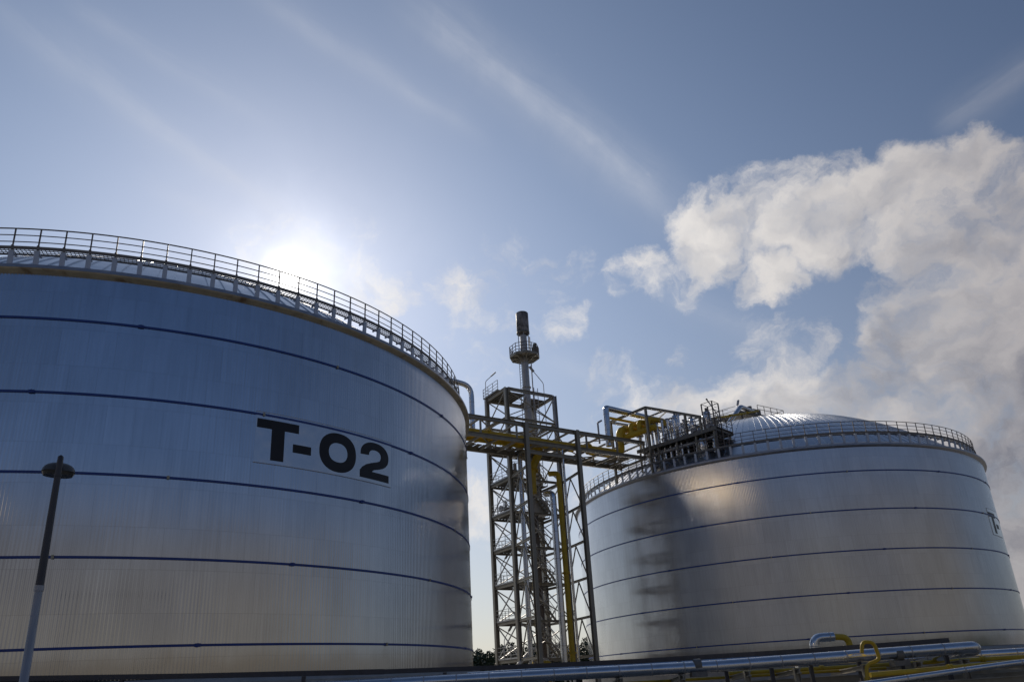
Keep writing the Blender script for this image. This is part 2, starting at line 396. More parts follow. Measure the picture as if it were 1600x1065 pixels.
def on_wall(arc, z, r): a = arc/RT-math.pi/2; return (r*math.cos(a), r*math.sin(a), z)
def wrap_quad(mb, pts, x0, z0, cap, r0, r1, wid):
    "a flat quad laid on the curved wall, with its own thickness"
    q = [(x0+p[0]*wid, z0+p[1]*cap) for p in pts]; xs = [p[0] for p in q]
    n = max(1, int((max(xs)-min(xs))/.14))
    (a, b, c, d) = q; prev = None
    for i in range(n+1):
        t = i/n; lo = (a[0]+(b[0]-a[0])*t, a[1]+(b[1]-a[1])*t); hi = (d[0]+(c[0]-d[0])*t, d[1]+(c[1]-d[1])*t)
        cur = [on_wall(*lo, r1), on_wall(*hi, r1), on_wall(*hi, r0), on_wall(*lo, r0)]
        if prev: mb.add(prev+cur, [(0, 4, 5, 1), (1, 5, 6, 2), (3, 2, 6, 7), (0, 3, 7, 4)])
        if i in (0, n): mb.add(cur, [(0, 1, 2, 3)])
        prev = cur
def make_tank(label, loc, sign_arc, sign_dz, text, npost, phase, amp, mc):
    t = thing('storage_tank', label, 'storage tank', loc, 0, 'silver storage tanks')
    # corrugated wall
    wl = MB(); NR, SUB = 1000, 8; tot = NR*SUB; vs = []; fs = []
    for i in range(tot):
        a = 2*math.pi*i/tot; ph = 2*math.pi*(i % SUB)/SUB
        r = RT+amp*math.tanh(1.6*math.cos(ph))
        for z in (ZB, ZT): vs.append((r*math.cos(a), r*math.sin(a), z))
    for i in range(tot):
        j = (i+1) % tot; fs.append((2*i, 2*j, 2*j+1, 2*i+1))
    wl.add(vs, fs, True); wl.build('wall', M[mc], t)
    for zb in BANDS:
        b = MB(); b.lathe([(RT+.012, -.048), (RT+.04, -.048), (RT+.04, .048), (RT+.012, .048)], 240, (0, 0, zb), False, closed=True)
        bo = b.build('band', M['blue'], t)
        for k in range(7):
            a = R_(-165+k*24.3+zb*3); bk = MB(); bk.box((0, 0, 0), (.03, .10 if k % 2 else .22, .13)); bk.box((.02, 0, 0), (.02, .05, .15))
            o = bk.build('buckle', M['buckle'] if k % 2 else M['blue'], bo) if k < 2 and zb == BANDS[0] else None
            if o is None: o = BK[k % 2].copy(); COL.objects.link(o); o.parent = bo
            else: BK[k % 2] = o
            o.location = ((RT+.06)*math.cos(a), (RT+.06)*math.sin(a), zb); o.rotation_euler = (0, 0, a)
    # overhanging rim: weathered soffit strip, then the sloped flashing
    rm = MB(); rm.lathe([(RT-.05, ZT-.05), (RT+.24, ZT+.05), (RT+.28, ZT+.10)], 360, (0, 0, 0), False); rim = rm.build('rim', M['rim' if mc == 'clad' else 'rimlip'], t)
    fl = MB(); fl.lathe([(RT+.285, ZT+.098), (RT+.27, ZT+.26), (RT-.30, ZT+.50), (RT-.7, ZT+.50)], 360, (0, 0, 0), False); fl.build('flashing', M['rimlip'], rim)
    # domed roof with standing seams
    r0, z0, H, PW = 20.45, 19.25, 8.3, 2.35
    zr = lambda r: z0+H*(1-(r/r0)**PW)
    dm = MB(); dm.lathe([(r0*(i/30)**.8+.0001, zr(r0*(i/30)**.8)) for i in range(31)], 240, (0, 0, 0), True)
    for k in range(160):
        a = 2*math.pi*k/160; ca, sa = math.cos(a), math.sin(a); hw = .035; pv = None
        rlo = 2.5 if k % 4 == 0 else (6.0 if k % 2 == 0 else 11.0)
        for i in range(13):
            rr = rlo+(r0-rlo)*i/12; zz = zr(rr); sl = H*PW/r0*(rr/r0)**(PW-1); nz = 1/math.sqrt(1+sl*sl); nr = sl*nz
            cur = []
            for e, hgt in ((-1, -.01), (-1, .055), (1, .055), (1, -.01)):
                q = rr+nr*hgt; cur.append((q*ca-e*hw*sa, q*sa+e*hw*ca, zz+nz*hgt))
            if pv: dm.add(pv+cur, [(0, 1, 5, 4), (1, 2, 6, 5), (2, 3, 7, 6)])
            pv = cur
    dm.build('roof', M['roofm'], t)
    # ring walkway on brackets
    ZW = 20.32; RI, RO = 20.22, 20.70
    wk = MB()
    for rr in (RI, RO): wk.lathe([(rr-.02, -.06), (rr+.02, -.06), (rr+.02, .09 if rr == RO else .02), (rr-.02, .09 if rr == RO else .02)], 240, (0, 0, ZW), False, closed=True)
    for k in range(800):
        a = 2*math.pi*k/800; wk.box((20.46*math.cos(a), 20.46*math.sin(a), ZW-.02), (.45, .014, .03), a)
    for rr in (20.38, 20.54): wk.lathe([(rr-.01, -.035), (rr+.01, -.035), (rr+.01, -.003), (rr-.01, -.003)], 240, (0, 0, ZW), False, closed=True)
    walk = wk.build('walkway', M['grate'], t)
    def brk(m_, a=0.0):
        ca, sa = math.cos(a), math.sin(a); f = lambda r, e, z: (r*ca-e*sa, r*sa+e*ca, z)
        m_.beam(f(20.55, 0, ZT+.40), f(20.62, 0, ZW-.065), .10, .19, (-sa, ca, 0)); m_.beam(f(20.16, 0, ZW-.11), f(20.55, 0, ZW-.11), .06, .09)
    def pst(m_, a=0.0):
        ca, sa = math.cos(a), math.sin(a); f = lambda r, z: (r*ca, r*sa, z)
        m_.beam(f(20.60, ZW-.02), f(20.62, ZW+1.02), .05, .05); m_.box(f(20.60, ZW+.08), (.12, .09, .2), a)
    br = MB(); brk(br); b0 = br.build('bracket', M['bluegrey'], walk)
    # railing: three rails on posts; the hundred posts nearest the road are parts, the far ones one piece
    rl = MB()
    for zz, rr in ((1.02, .03), (.69, .022), (.36, .022)):
        rl.lathe([(20.62+rr*math.cos(q*math.pi/3), rr*math.sin(q*math.pi/3)) for q in range(6)], 300, (0, 0, ZW+zz), True, closed=True)
    ra = rl.build('railing', M['rail'], t)
    ps = MB(); pst(ps); p0 = ps.build('post', M['rail'], ra)
    a_cam = math.atan2(-loc[1], -loc[0])
    angs = sorted((R_(phase)+2*math.pi*k/npost for k in range(npost)), key=lambda a: abs((a-a_cam+math.pi) % (2*math.pi)-math.pi))
    p0.rotation_euler = b0.rotation_euler = (0, 0, angs[0])
    for a in angs[1:100]: dup(b0, walk, a); dup(p0, ra, a)
    fb, fp = MB(), MB()
    for a in angs[100:]: brk(fb, a); pst(fp, a)
    tag(fb.build('bracket', M['bluegrey'], walk), kind='stuff'); tag(fp.build('post', M['rail'], ra), kind='stuff')
    fd = MB(); fd.lathe([(RT-.5, 2.56), (RT+.5, 2.5), (RT+.9, 2.3), (RT+.9, 0)], 180, (0, 0, 0), False); fd.build('foundation', M['conc'], t)
    # lettering on a smooth plate
    s = MB(); z0 = 11.52+sign_dz; X = sign_arc
    s_w = 7.55 if len(text) > 2 else 3.2
    wrap_quad(s, [(0, 0), (1, 0), (1, 1), (0, 1)], X-.06, z0-.17, 2.36, RT+.012, RT+.022, s_w)
    sg = s.build('number_sign', M['plate'], t)
    for (a, b, c, d) in ((-.08, -.19, s_w+.04, .03), (-.08, 2.18, s_w+.04, .03)):
        fr = MB(); wrap_quad(fr, [(0, 0), (1, 0), (1, 1), (0, 1)], X+a, z0+b, d, RT+.01, RT+.03, c); fr.build('sign_edge', M['rimlip'], sg)
    for ch, dx, wd, cap in text:
        l = MB()
        for q in LET[ch]: wrap_quad(l, q, X+dx, z0, cap, RT+.02, RT+.034, wd)
        l.build('letter', M['black'], sg)
    return t
BK = [None, None]
tank1 = make_tank('nearer silver storage tank lettered T-02 with the sun behind its rim', T1, 13.90, 0,
          [('T', 0, 1.88, 1.87), ('-', 1.70, 1.88, 1.87), ('0', 3.03, 1.87, 1.87), ('2', 5.34, 1.90, 1.89)], 128, -72.6, .0040, 'clad')
tank2 = make_tank('farther silver storage tank on the right with pipework and a domed roof', T2, 15.50, .45, [('T', 0, 1.88, 1.87), ('-', 1.70, 1.88, 1.87)], 123, -100.35, .0022, 'clad_far')

# ------------------------------------------------------------------ pipe bridge between the tanks
F = Fr(28.6, 2.2, 0)
br = thing('pipe_bridge', 'grey steel truss bridge carrying yellow pipes from one tank roof to the other', 'pipe bridge', F.w(), TH)
S0, S1, NF, NB, ZL, ZU = 20.3, 42.6, 2.1, -1.6, 21.45, 23.0
for n, z, hh in ((NF, ZU, .36), (NB, ZU, .32), (NF, ZL, .34), (NB, ZL, .40)):
    b = MB(); b.hbeam(F(S0, n, z), F(S1, n, z), .26, hh); b.build('chord', M['steel'], br)
for k, s in enumerate((28.6, 34.15)):
    b = MB(); b.hbeam(F(s, 2.22+.16, 0.0), F(s, 2.22+.16, ZU+.12), .34, .36, (0, 1, 0), .035); b.box(F(s, 2.38, .1), (.6, .6, .05)); b.build('column', M['steel'], br)
b = MB(); b.hbeam(F(28.77, 2.36, 20.45), F(33.98, 2.36, 20.45), .2, .3); b.build('tie_beam', M['steel'], br)
for s_, c_ in ((28.6, 29.3), (34.15, 34.85)):
    zs = [3.5, 6.65, 9.85, 13.0, 16.15, 19.2]
    for i, z in enumerate(zs):
        P_, Q_ = F(s_, 2.18, z), F(c_, -1.45, z); b = MB(); b.hbeam(P_, Q_, .16, .2); b.build('tie_beam', M['steel'], br)
        if i < 5:
            mid = F((s_+c_)/2, .36, zs[i+1]-.12)
            for e in ((s_, 2.18), (c_, -1.45)): b = MB(); b.beam(F(*e, z+.14), mid, .085, .085); b.build('brace', M['steel'], br)
for i, s in enumerate([20.6, 22.4, 24.2, 26.0, 27.8, 30.0, 31.8, 33.6, 35.4, 37.2, 39.0, 40.8, 42.4]):
    for z, hh in ((ZL-.02, .2), (ZU-.02, .16)):
        b = MB(); b.beam(F(s, NF-.14, z), F(s, NB+.14, z), .14, hh); b.build('cross_beam', M['steel'], br)
    if i in (0, 2, 4, 8, 10, 12):
        for n in (NF, NB):
            b = MB(); b.beam(F(s, n, ZL+.18), F(s, n, ZU-.19), .14, .14); b.build('upright', M['steel'], br)
ss = [20.6, 24.2, 27.8, 31.8, 35.4, 39.0, 42.4]
for i in range(6):
    for z in (ZL+.1, ZU+.06):
        a, c = (NF-.2, NB+.2) if i % 2 else (NB+.2, NF-.2)
        b = MB(); b.beam(F(ss[i], a, z), F(ss[i+1], c, z), .10, .08); b.build('brace', M['steel'], br)
    b = MB(); b.beam(F(ss[i]+.1, NB, ZL+.2 if i % 2 else ZU-.2), F(ss[i+1]-.1, NB, ZU-.2 if i % 2 else ZL+.2), .09, .09); b.build('brace', M['steel'], br)
dk = MB()
for i in range(36): dk.box(F(S0+.3+i*.62, -.95, ZL+.14), (.5, .9, .04))
dk.build('deck', M['dark'], br)

def pipe(label, mname, pts, r, name='gas_pipe', group=None, rad=.5, cat='pipe', joints=0, n=14, fl=(), sup=()):
    "one run of pipe: jacket (or paint) with ring joints and flanges as parts"
    pts = [Vector(p) for p in pts]; o0 = pts[0].copy()
    t = thing(name, label, cat, o0, 0, group)
    c = [p-o0 for p in bend(pts, rad)]
    b = MB(); b.tube(c, r, n); b.build('jacket' if mname == 'pipe' else 'line', M[mname], t)
    L = [0.0]
    for i in range(1, len(c)): L.append(L[-1]+(c[i]-c[i-1]).length)
    def at(d):
        for i in range(1, len(c)):
            if L[i] >= d:
                u = (d-L[i-1])/max(1e-6, L[i]-L[i-1]); return c[i-1].lerp(c[i], u), (c[i]-c[i-1]).normalized()
        return c[-1], (c[-1]-c[-2]).normalized()
    if joints:
        k = int(L[-1]/joints)
        for j in range(1, k+1):
            p, d = at(j*joints); q = MB(); q.tube([p-d*.02, p+d*.02], r+.006, n); q.build('joint_strap', M['galvl'], t)
    for fd in fl:
        p, d = at(fd*L[-1]); q = MB(); q.tube([p-d*.07, p-d*.01], r*1.5, n); q.tube([p+d*.01, p+d*.07], r*1.5, n); q.build('flange', M[mname] if mname == 'yellow' else M['galv'], t)
    return t
def Wp(s, n, z): return T1+D*s+NN*n+Vector((0, 0, z))

pipe('thick yellow gas pipe lying along the bridge deck nearest the camera side', 'yellow', [Wp(20.4, .9, 22.05), Wp(40.55, .9, 22.05), Wp(40.6, .8, 24.55), Wp(44.4, .8, 25.0)], .36, 'gas_pipe', rad=.7, fl=(.2, .62))
pipe('yellow gas pipe behind the thick one on the bridge, turning down into the steel tower', 'yellow', [Wp(20.4, -.15, 22.0), Wp(31.9, -.15, 22.0), Wp(30.6, -.15, 19.6), Wp(30.6, -.15, 17.5)], .36, 'gas_pipe', rad=.9, fl=(.86,))
pipe('slim yellow pipe on the far side of the bridge walkway', 'yellow', [Wp(20.6, -1.05, 22.35), Wp(36.2, -1.05, 22.35), Wp(36.2, -1.05, 22.9), Wp(38.0, -1.05, 22.9), Wp(38.0, -1.05, 22.3), Wp(43, -1.05, 22.3)], .11, 'gas_pipe', rad=.25)
pipe('slim yellow riser pipe beside the nearest bridge column', 'yellow', [Wp(29.25, 1.2, 3.6), Wp(29.25, 1.2, 22.0)], .15, 'riser_pipe', fl=(.05, .5))
pipe('thick yellow riser pipe between silver pipes in front of the steel tower', 'yellow', [Wp(32.85, .85, 2.0), Wp(32.85, .85, 19.3), Wp(32.62, -.1, 19.5), Wp(32.6, -.2, 19.5)], .24, 'riser_pipe', rad=.5, fl=(.1, .46))
pipe('silver jacketed riser pipe left of the thick yellow riser', 'pipe', [Wp(32.15, .7, 2.0), Wp(32.15, .7, 17.4), Wp(31.95, -.1, 17.6), Wp(31.93, -.2, 17.6)], .29, 'riser_pipe', rad=.35, joints=2.4)
pipe('silver riser pipe inside the left bay of the tower behind the nearest bridge column', 'pipe', [Wp(30.05, -1.2, 2.4), Wp(30.1, -1.2, 21.4), Wp(30.1, -2.6, 21.6)], .22, 'riser_pipe', rad=.4, joints=2.6)
pipe('slim grey pipe close behind the slim yellow riser', 'galvl', [Wp(29.75, .6, 2.2), Wp(29.75, .6, 21.6)], .09, 'riser_pipe')
pipe('slim silver pipe right of the thick yellow riser', 'pipe', [Wp(33.55, .75, 2.0), Wp(33.55, .75, 21.9)], .12, 'riser_pipe', joints=3)
pipe('silver swan neck duct bending from the bridge onto the nearer tank roof', 'pipe', [Wp(24.6, 0, 22.6), Wp(24.6, 0, 26.8), Wp(22.0, .1, 26.95), Wp(19.3, .1, 26.4), Wp(19.2, .1, 21.0)], .24, 'vapour_duct', rad=1.0, joints=1.3)
pipe('silver square-topped duct rising from the bridge and running to the farther tank', 'pipe', [Wp(38.55, 1.5, 22.4), Wp(38.6, 1.5, 26.3), Wp(48.3, 1.4, 25.9), Wp(51.5, 1.0, 26.2)], .30, 'vapour_duct', rad=.2, joints=1.6)
pipe('slim grey vent pipe with angled top beside the square-topped duct', 'galv', [Wp(37.6, 1.3, 22.6), Wp(37.6, 1.3, 24.7), Wp(38.1, 1.3, 25.0)], .09, 'vent_pipe', rad=.05)

# ------------------------------------------------------------------ steel tower with its stairs
A0, A1, B0, B1 = 29.3, 34.85, -1.67, -5.35
F = Fr(32.1, -3.5, 0)
tw = thing('steel_tower', 'open grey steel tower with cross bracing, decks and stairs between the tanks', 'tower', F.w(), TH)
LV = [3.45, 6.62, 9.8, 12.95, 16.1, 19.2, 22.45, 25.1, 28.0]
for s in (A0, A1):
    for n in (B0, B1):
        b = MB(); b.hbeam(F(s, n, .1), F(s, n, 28.1), .34, .36, (1, 0, 0), .035); b.build('leg', M['galv'] if (s, n) == (A1, B0) else M['steel'], tw)
for z in LV:
    top = z > 27
    for (p, q) in (((A0, B0), (A1, B0)), ((A0, B1), (A1, B1)), ((A0, B0), (A0, B1)), ((A1, B0), (A1, B1))):
        P, Q = F(*p, z), F(*q, z); d = (Q-P).normalized()*.19
        b = MB(); b.hbeam(P+d, Q-d, .2, .30 if top else .2); b.build('beam', M['steel'], tw)
for i in range(len(LV)-1):
    za, zb = LV[i]+.12, LV[i+1]-.12
    if i == 6: za, zb = LV[6]+.1, LV[7]-.1
    for fi, (p, q) in enumerate((((A0, B0), (A1, B0)), ((A0, B1), (A1, B1)), ((A0, B0), (A0, B1)), ((A1, B0), (A1, B1)))):
        for k in (0, 1):
            if fi == 0 and i == 5 : continue
            P, Q = F(*p, za if k else zb), F(*q, zb if k else za); off = Vector((0, .05*(1 if k else -1), 0)) if fi < 2 else Vector((.05*(1 if k else -1), 0, 0))
            d = (Q-P).normalized()*.22
            b = MB(); b.beam(P+d+off, Q-d+off, .085, .085); b.build('brace', M['galvl'] if i < 5 else M['steel'], tw)
for z in LV[:7]:
    b = MB(); b.beam(F(A0+.2, B0-.2, z-.14), F(A1-.2, B1+.2, z-.14), .08, .08); b.build('brace', M['steel'], tw)
    b = MB(); b.hbeam(F((A0+A1)/2, B0-.12, z), F((A0+A1)/2, B1+.12, z), .14, .16); b.build('beam', M['steel'], tw)
# base struts
for (p, q) in (((A0, B0), (A1, B0)), ((A0, B0), (A0, B1)), ((A1, B0), (A1, B1))):
    b = MB(); b.beam(F(*p, .3), F((p[0]+q[0])/2, (p[1]+q[1])/2, 3.3), .1, .1); b.build('brace', M['galvl'], tw)
def deck(z, s0, s1, n0, n1, rails):
    d = MB()
    k = int((s1-s0)/.34)
    d.box(F((s0+s1)/2, (n0+n1)/2, z+.02), (s1-s0, abs(n1-n0), .05))
    for i in range(k): d.beam(F(s0+.17+i*.34, n0, z-.06), F(s0+.17+i*.34, n1, z-.06), .05, .10)
    dk_ = d.build('deck', M['dark'], tw)
    r_ = MB()
    for (p, q) in rails:
        P, Q = F(*p, z), F(*q, z); L = (Q-P).length; m_ = max(1, round(L/1.1))
        for hh in (1.05, .7, .38): r_.beam(P+Vector((0, 0, hh)), Q+Vector((0, 0, hh)), .035, .035)
        for i in range(m_+1):
            c = P.lerp(Q, i/m_); r_.beam(c+Vector((0, 0, .04)), c+Vector((0, 0, 1.05)), .045, .045)
        r_.beam(P+Vector((0, 0, .1)), Q+Vector((0, 0, .1)), .012, .12)
    if rails: r_.build('railing', M['galvl'], dk_)
for i, z in enumerate(LV[:6]):
    zz = z+.14
    deck(zz, A0-.1, A0+1.9, B0-.2, B1+.1, [((A0-.1, B0-.2), (A0-.1, B1+.1)), ((A0-.1, B1+.1), (A0+1.9, B1+.1))])
    if i in (0, 2, 4, 5): deck(zz, A0+1.95, A1-.2, B0-1.9, B1+.1, [((A1-.2, B0-1.9), (A1-.2, B1+.1)), ((A0+1.95, B1+.1), (A1-.2, B1+.1))])
deck(LV[6]+.14, A0+.2, A1-.2, B0-2.3, B1+.1, [((A0+.2, B1+.1), (A1-.2, B1+.1))])
deck(28.22, A0-.2, A0+2.9, B0-1.15, B1-.3, [((A0-.2, B0-1.15), (A0-.2, B1-.3)), ((A0-.2, B1-.3), (A0+2.9, B1-.3))])
deck(28.22, A0+3.9, A1+.1, B0-1.8, B1-.3, [((A0+2.9, B1-.3), (A1+.1, B1-.3))])
for i in range(len(LV)-3):
    za, zb = LV[i]+.16, LV[i+1]+.16; n = B0-1.35 if i % 2 else B0-.75
    fl = MB(); a = A0+2.0; c = A0+4.6
    p, q = (F(c, n, za), F(a, n, zb))
    for e in (-.32, .32): fl.beam(p+Vector((0, e, 0)), q+Vector((0, e, 0)), .05, .2)
    for k in range(1, 12): x = p.lerp(q, k/12); fl.box(x, (.24, .6, .035))
    fo = fl.build('stair', M['steel'], tw)
    hr = MB()
    for e in (-.34, .34):
        hr.beam(p+Vector((0, e, 1)), q+Vector((0, e, 1)), .04, .04); hr.beam(p+Vector((0, e, .55)), q+Vector((0, e, .55)), .03, .03)
        for k in range(5): x = p.lerp(q, k/4)+Vector((0, e, 0)); hr.beam(x, x+Vector((0, 0, 1)), .04, .04)
    hr.build('handrail', M['galvl'], fo)
# caged ladder up the inner leg to the top deck
ld = MB()
for e in (-.22, .22): ld.beam(F(A1-1.3+e, B0-1.2, 19.4), F(A1-1.3+e, B0-1.2, 29.2), .05, .05)
for k in range(32): ld.beam(F(A1-1.52, B0-1.2, 19.6+k*.3), F(A1-1.08, B0-1.2, 19.6+k*.3), .025, .025)
ld.build('ladder', M['galv'], tw)
for k, (s, n, z) in enumerate(((30.4, -3.0, 19.9), (31.0, -3.2, 16.8), (33.4, -3.0, 20.0))):
    pass
# valves and boxes standing on the tower decks
def valve(label, s, n, z, sc_=1.0):
    fr = Fr(s, n, z); t = thing('valve', label, 'valve', fr.w(), TH)
    b = MB(); b.tube([(-.45*sc_, 0, .45*sc_), (.45*sc_, 0, .45*sc_)], .16*sc_, 10); b.tube([(0, 0, .45*sc_), (0, 0, 1.0*sc_)], .12*sc_, 10); b.box((0, 0, .15*sc_), (.3*sc_, .3*sc_, .3*sc_)); b.build('body', M['galv'], t)
    h = MB(); h.lathe([(.26*sc_+.02*math.cos(q*math.pi/2), 1.08*sc_+.02*math.sin(q*math.pi/2)) for q in range(4)], 16, closed=True); h.beam((-.26*sc_, 0, 1.08*sc_), (.26*sc_, 0, 1.08*sc_), .03, .03); h.beam((0, 0, .95*sc_), (0, 0, 1.1*sc_), .05, .05); h.build('handwheel', M['dark'], t)
    for e in (-.45, .45):
        f = MB(); f.tube([((e-.05)*sc_, 0, .45*sc_), ((e+.05)*sc_, 0, .45*sc_)], .26*sc_, 12); f.build('flange', M['galv'], t)
    return t
valve('grey valve on the tower deck just under the bridge', 30.4, -2.6, 19.42, 1.5)
valve('grey valve on the tower deck left of the silver riser elbow', 30.0, -3.9, 16.32, 1.2)
cb = thing('control_cabinet', 'pale grey control cabinet under the tower deck behind the silver riser', 'cabinet', Fr(33.2, -3.2, 16.32).w(), TH)
b = MB(); b.box((0, 0, .75), (1.7, .7, 1.3)); b.box((0, 0, .05), (1.6, .6, .1)); b.build('body', M['galvl'], cb)
for e in (-.42, .42):
    b = MB(); b.box((e, -.365, .75), (.78, .03, 1.15)); b.build('door', M['galvl'], cb)
# lamps on brackets
def bracket_lamp(label, s, n, z, hgt, lean, grp='lamps on bent poles on the tower'):
    fr = Fr(s, n, z); t = thing('bracket_lamp', label, 'lamp', fr.w(), TH, grp)
    e = Vector(lean); b = MB(); b.tube(bend([(0, 0, 0), (0, 0, hgt), Vector((0, 0, hgt))+e], .25), .035, 8); b.build('pole', M['galv'], t)
    q = Vector((0, 0, hgt))+e; d = e.normalized(); h = MB(); h.beam(q-d*.05, q+d*.62, .24, .12); h.build('lamp_head', M['lampg'], t)
    return t
bracket_lamp('lamp on a bent pole at the left corner of the tower top deck', A0-.3, B1+.4, 28.2, 1.7, (.75, 0, .75))
bracket_lamp('lamp on a bent pole at the right corner of the tower top, leaning left', A1-1.1, B0-.1, 22.6, 6.7, (-1.1, 0, 1.1))
for i, (z, w_) in enumerate(((16.2, 'second deck under the bridge'), (9.9, 'middle deck of the tower'), (3.6, 'lowest deck of the tower'))):
    bracket_lamp('small lamp on a bent pole, left edge of '+w_, A0-.05, B0-2.4, z, 1.7, (.55, 0, .75))

# ------------------------------------------------------------------ vent stack
F = Fr(32.75, -3.3, 0)
st = thing('vent_stack', 'tall grey vent stack with sooted top drum rising through the steel tower', 'chimney', F.w(), TH)
b = MB(); b.tube([(0, 0, 21.6), (0, 0, 35.6)], [.36, .35], 20); b.build('shaft', M['galvl'], st)
b = MB(); b.tube([(0, 0, 3.6), (0, 0, 21.6)], [.34, .34], 20); b.build('lower_shaft', M['rail'], st)  # darker material paints in the shade on the lower shaft
for z in (10, 16.5, 23, 29.2):
    b = MB(); b.tube([(0, 0, z), (0, 0, z+.1)], .45, 20); b.build('flange', M['galvl'], st)
b = MB(); b.lathe([(.38, 35.0), (.60, 35.15), (.64, 35.3), (.64, 37.5), (.60, 37.55), (.57, 37.5), (.57, 35.4), (.36, 35.3)], 28); b.build('tip', M['soot'], st)
b = MB(); b.lathe([(.655, 35.2), (.67, 35.2), (.67, 35.36), (.655, 35.36)], 28, closed=True); b.build('tip_ring', M['dark'], st)
b = MB()
for k in range(6):
    a = k*math.pi/3; b.beam((.58*math.cos(a), .58*math.sin(a), 32.9), (.58*math.cos(a), .58*math.sin(a), 35.2), .04, .04)
b.build('guy_rod', M['galv'], st)
HX = [(1.5*math.cos(k*math.pi/4+.39), 1.5*math.sin(k*math.pi/4+.39)) for k in range(8)]
pl = MB(); zt = 32.55
pl.add([(x, y, zt+.06) for x, y in HX]+[(.40*math.cos(k*math.pi/4+.39), .40*math.sin(k*math.pi/4+.39), zt+.06) for k in range(8)], [(k, (k+1) % 8, 8+(k+1) % 8, 8+k) for k in range(8)])
pl.add([(x, y, zt-.02) for x, y in HX]+[(.40*math.cos(k*math.pi/4+.39), .40*math.sin(k*math.pi/4+.39), zt-.02) for k in range(8)], [(8+k, 8+(k+1) % 8, (k+1) % 8, k) for k in range(8)])
for k in range(8):
    p, q = HX[k], HX[(k+1) % 8]; pl.beam((p[0], p[1], zt+.02), (q[0], q[1], zt+.02), .06, .24)
    pl.beam((p[0]*.95, p[1]*.95, zt-.1), (p[0]*.27, p[1]*.27, zt-.62), .07, .07); pl.beam((p[0]*.27, p[1]*.27, zt-.10), (p[0]*.96, p[1]*.96, zt-.10), .06, .14)
po = pl.build('platform', M['steel'], st)
r_ = MB()
for k in range(8):
    p, q = Vector((*HX[k], zt)), Vector((*HX[(k+1) % 8], zt))
    for hh in (1.1, .75, .4): r_.beam(p+Vector((0, 0, hh)), q+Vector((0, 0, hh)), .045, .045)
    for t_ in (0, .5): c = p.lerp(q, t_); r_.beam(c, c+Vector((0, 0, 1.1)), .05, .05)
r_.build('railing', M['rail'], po)
b = MB(); b.box((.95, -.55, zt+.62), (.5, .5, 1.0)); b.tube([(.95, -.55, zt+1.1), (.95, -.55, zt+1.45)], .2, 10); b.box((.55, .5, zt+.45), (.3, .5, .7)); b.build('ignition_box', M['dark'], po)
b = MB(); b.tube(bend([(.62, -.2, 20), (.62, -.2, 34.9)], .1), .06, 8); b.build('pilot_pipe', M['galv'], st)
b = MB()
for e in (-.2, .2): b.beam((-.55, e, 22), (-.55, e, 33.4), .045, .045)
for k in range(37): b.beam((-.55, -.2, 22.2+k*.3), (-.55, .2, 22.2+k*.3), .025, .025)
b.build('ladder', M['galv'], st)

# ------------------------------------------------------------------ roof-edge pipe station on the farther tank
F = Fr(44.0, 1.6, 19.4)
rk = thing('roof_pipe_rack', 'open steel rack and deck over the edge of the farther tank roof', 'pipe rack', F.w(), TH)
ZC = 26.0
CO = [(41.6, 3.8), (51.0, 4.1), (41.1, -1.0), (50.6, -1.0)]
for (p, q) in ((0, 1), (2, 3), (0, 2), (1, 3)):
    b = MB(); b.hbeam(F(*CO[p], ZC), F(*CO[q], ZC), .18, .24); b.build('roof_beam', M['steel'], rk)
for t_ in (.25, .5, .75):
    a = [CO[0][i]+(CO[1][i]-CO[0][i])*t_ for i in (0, 1)]; c = [CO[2][i]+(CO[3][i]-CO[2][i])*t_ for i in (0, 1)]
    b = MB(); b.beam(F(*a, ZC), F(*c, ZC), .12, .16); b.build('roof_beam', M['steel'], rk)
b = MB(); b.beam(F(44.3, 3.9, ZC-.02), F(46.0, -1.0, ZC-.02), .1, .1); b.build('brace', M['steel'], rk)
for (s, n, zb) in ((41.65, 3.75, 19.45), (46.6, 4.0, 21.6), (48.6, 4.05, 22.6), (50.9, 4.1, 24.4), (41.15, -.95, 19.6), (45.8, -1.0, 22.0), (50.5, -1.0, 25.0)):
    b = MB(); b.hbeam(F(s, n, zb), F(s, n, ZC-.12), .2, .2, (1, 0, 0), .025); b.build('post', M['steel'], rk)
# long service deck that runs along the tank edge towards the viewer
DA, DB = (42.3, 1.2), (44.3, 10.2)
dv = Vector((DB[0]-DA[0], DB[1]-DA[1], 0)).normalized(); dn = Vector((dv.y, -dv.x, 0))
def E_(u, v, z): return F(DA[0]+dv.x*u+dn.x*v, DA[1]+dv.y*u+dn.y*v, z)
LD = 8.8; ZD = 22.35
b = MB()
b.beam(E_(0, 0, ZD), E_(LD, 0, ZD), .12, .34); b.beam(E_(0, 3.0, ZD), E_(LD, 3.0, ZD), .12, .34)
for k in range(16): b.beam(E_(.2+k*.56, .07, ZD), E_(.2+k*.56, 2.93, ZD), .08, .2)
b.beam(E_(0, 1.5, ZD+.16), E_(LD, 1.5, ZD+.16), 2.98, .04); b.build('deck', M['dark'], rk)
for u in (.3, 2.4, 4.5, 6.6, 8.5):
    for v in (.1, 2.9):
        zb = 19.5 if v < 1 else 21.2
        b = MB(); b.beam(E_(u, v, zb), E_(u, v, ZD-.18), .14, .14); b.build('post', M['steel'], rk)
r_ = MB()
for hh in (1.05, .7, .38): r_.beam(E_(2.8, 0, ZD+.15+hh), E_(LD, 0, ZD+.15+hh), .04, .04); r_.beam(E_(LD, 0, ZD+.15+hh), E_(LD, 3, ZD+.15+hh), .04, .04)
for k in range(7): u = 2.8+k; r_.beam(E_(u, 0, ZD+.15), E_(u, 0, ZD+1.2), .05, .05)
for k in range(4): r_.beam(E_(LD, k, ZD+.15), E_(LD, k, ZD+1.2), .05, .05)
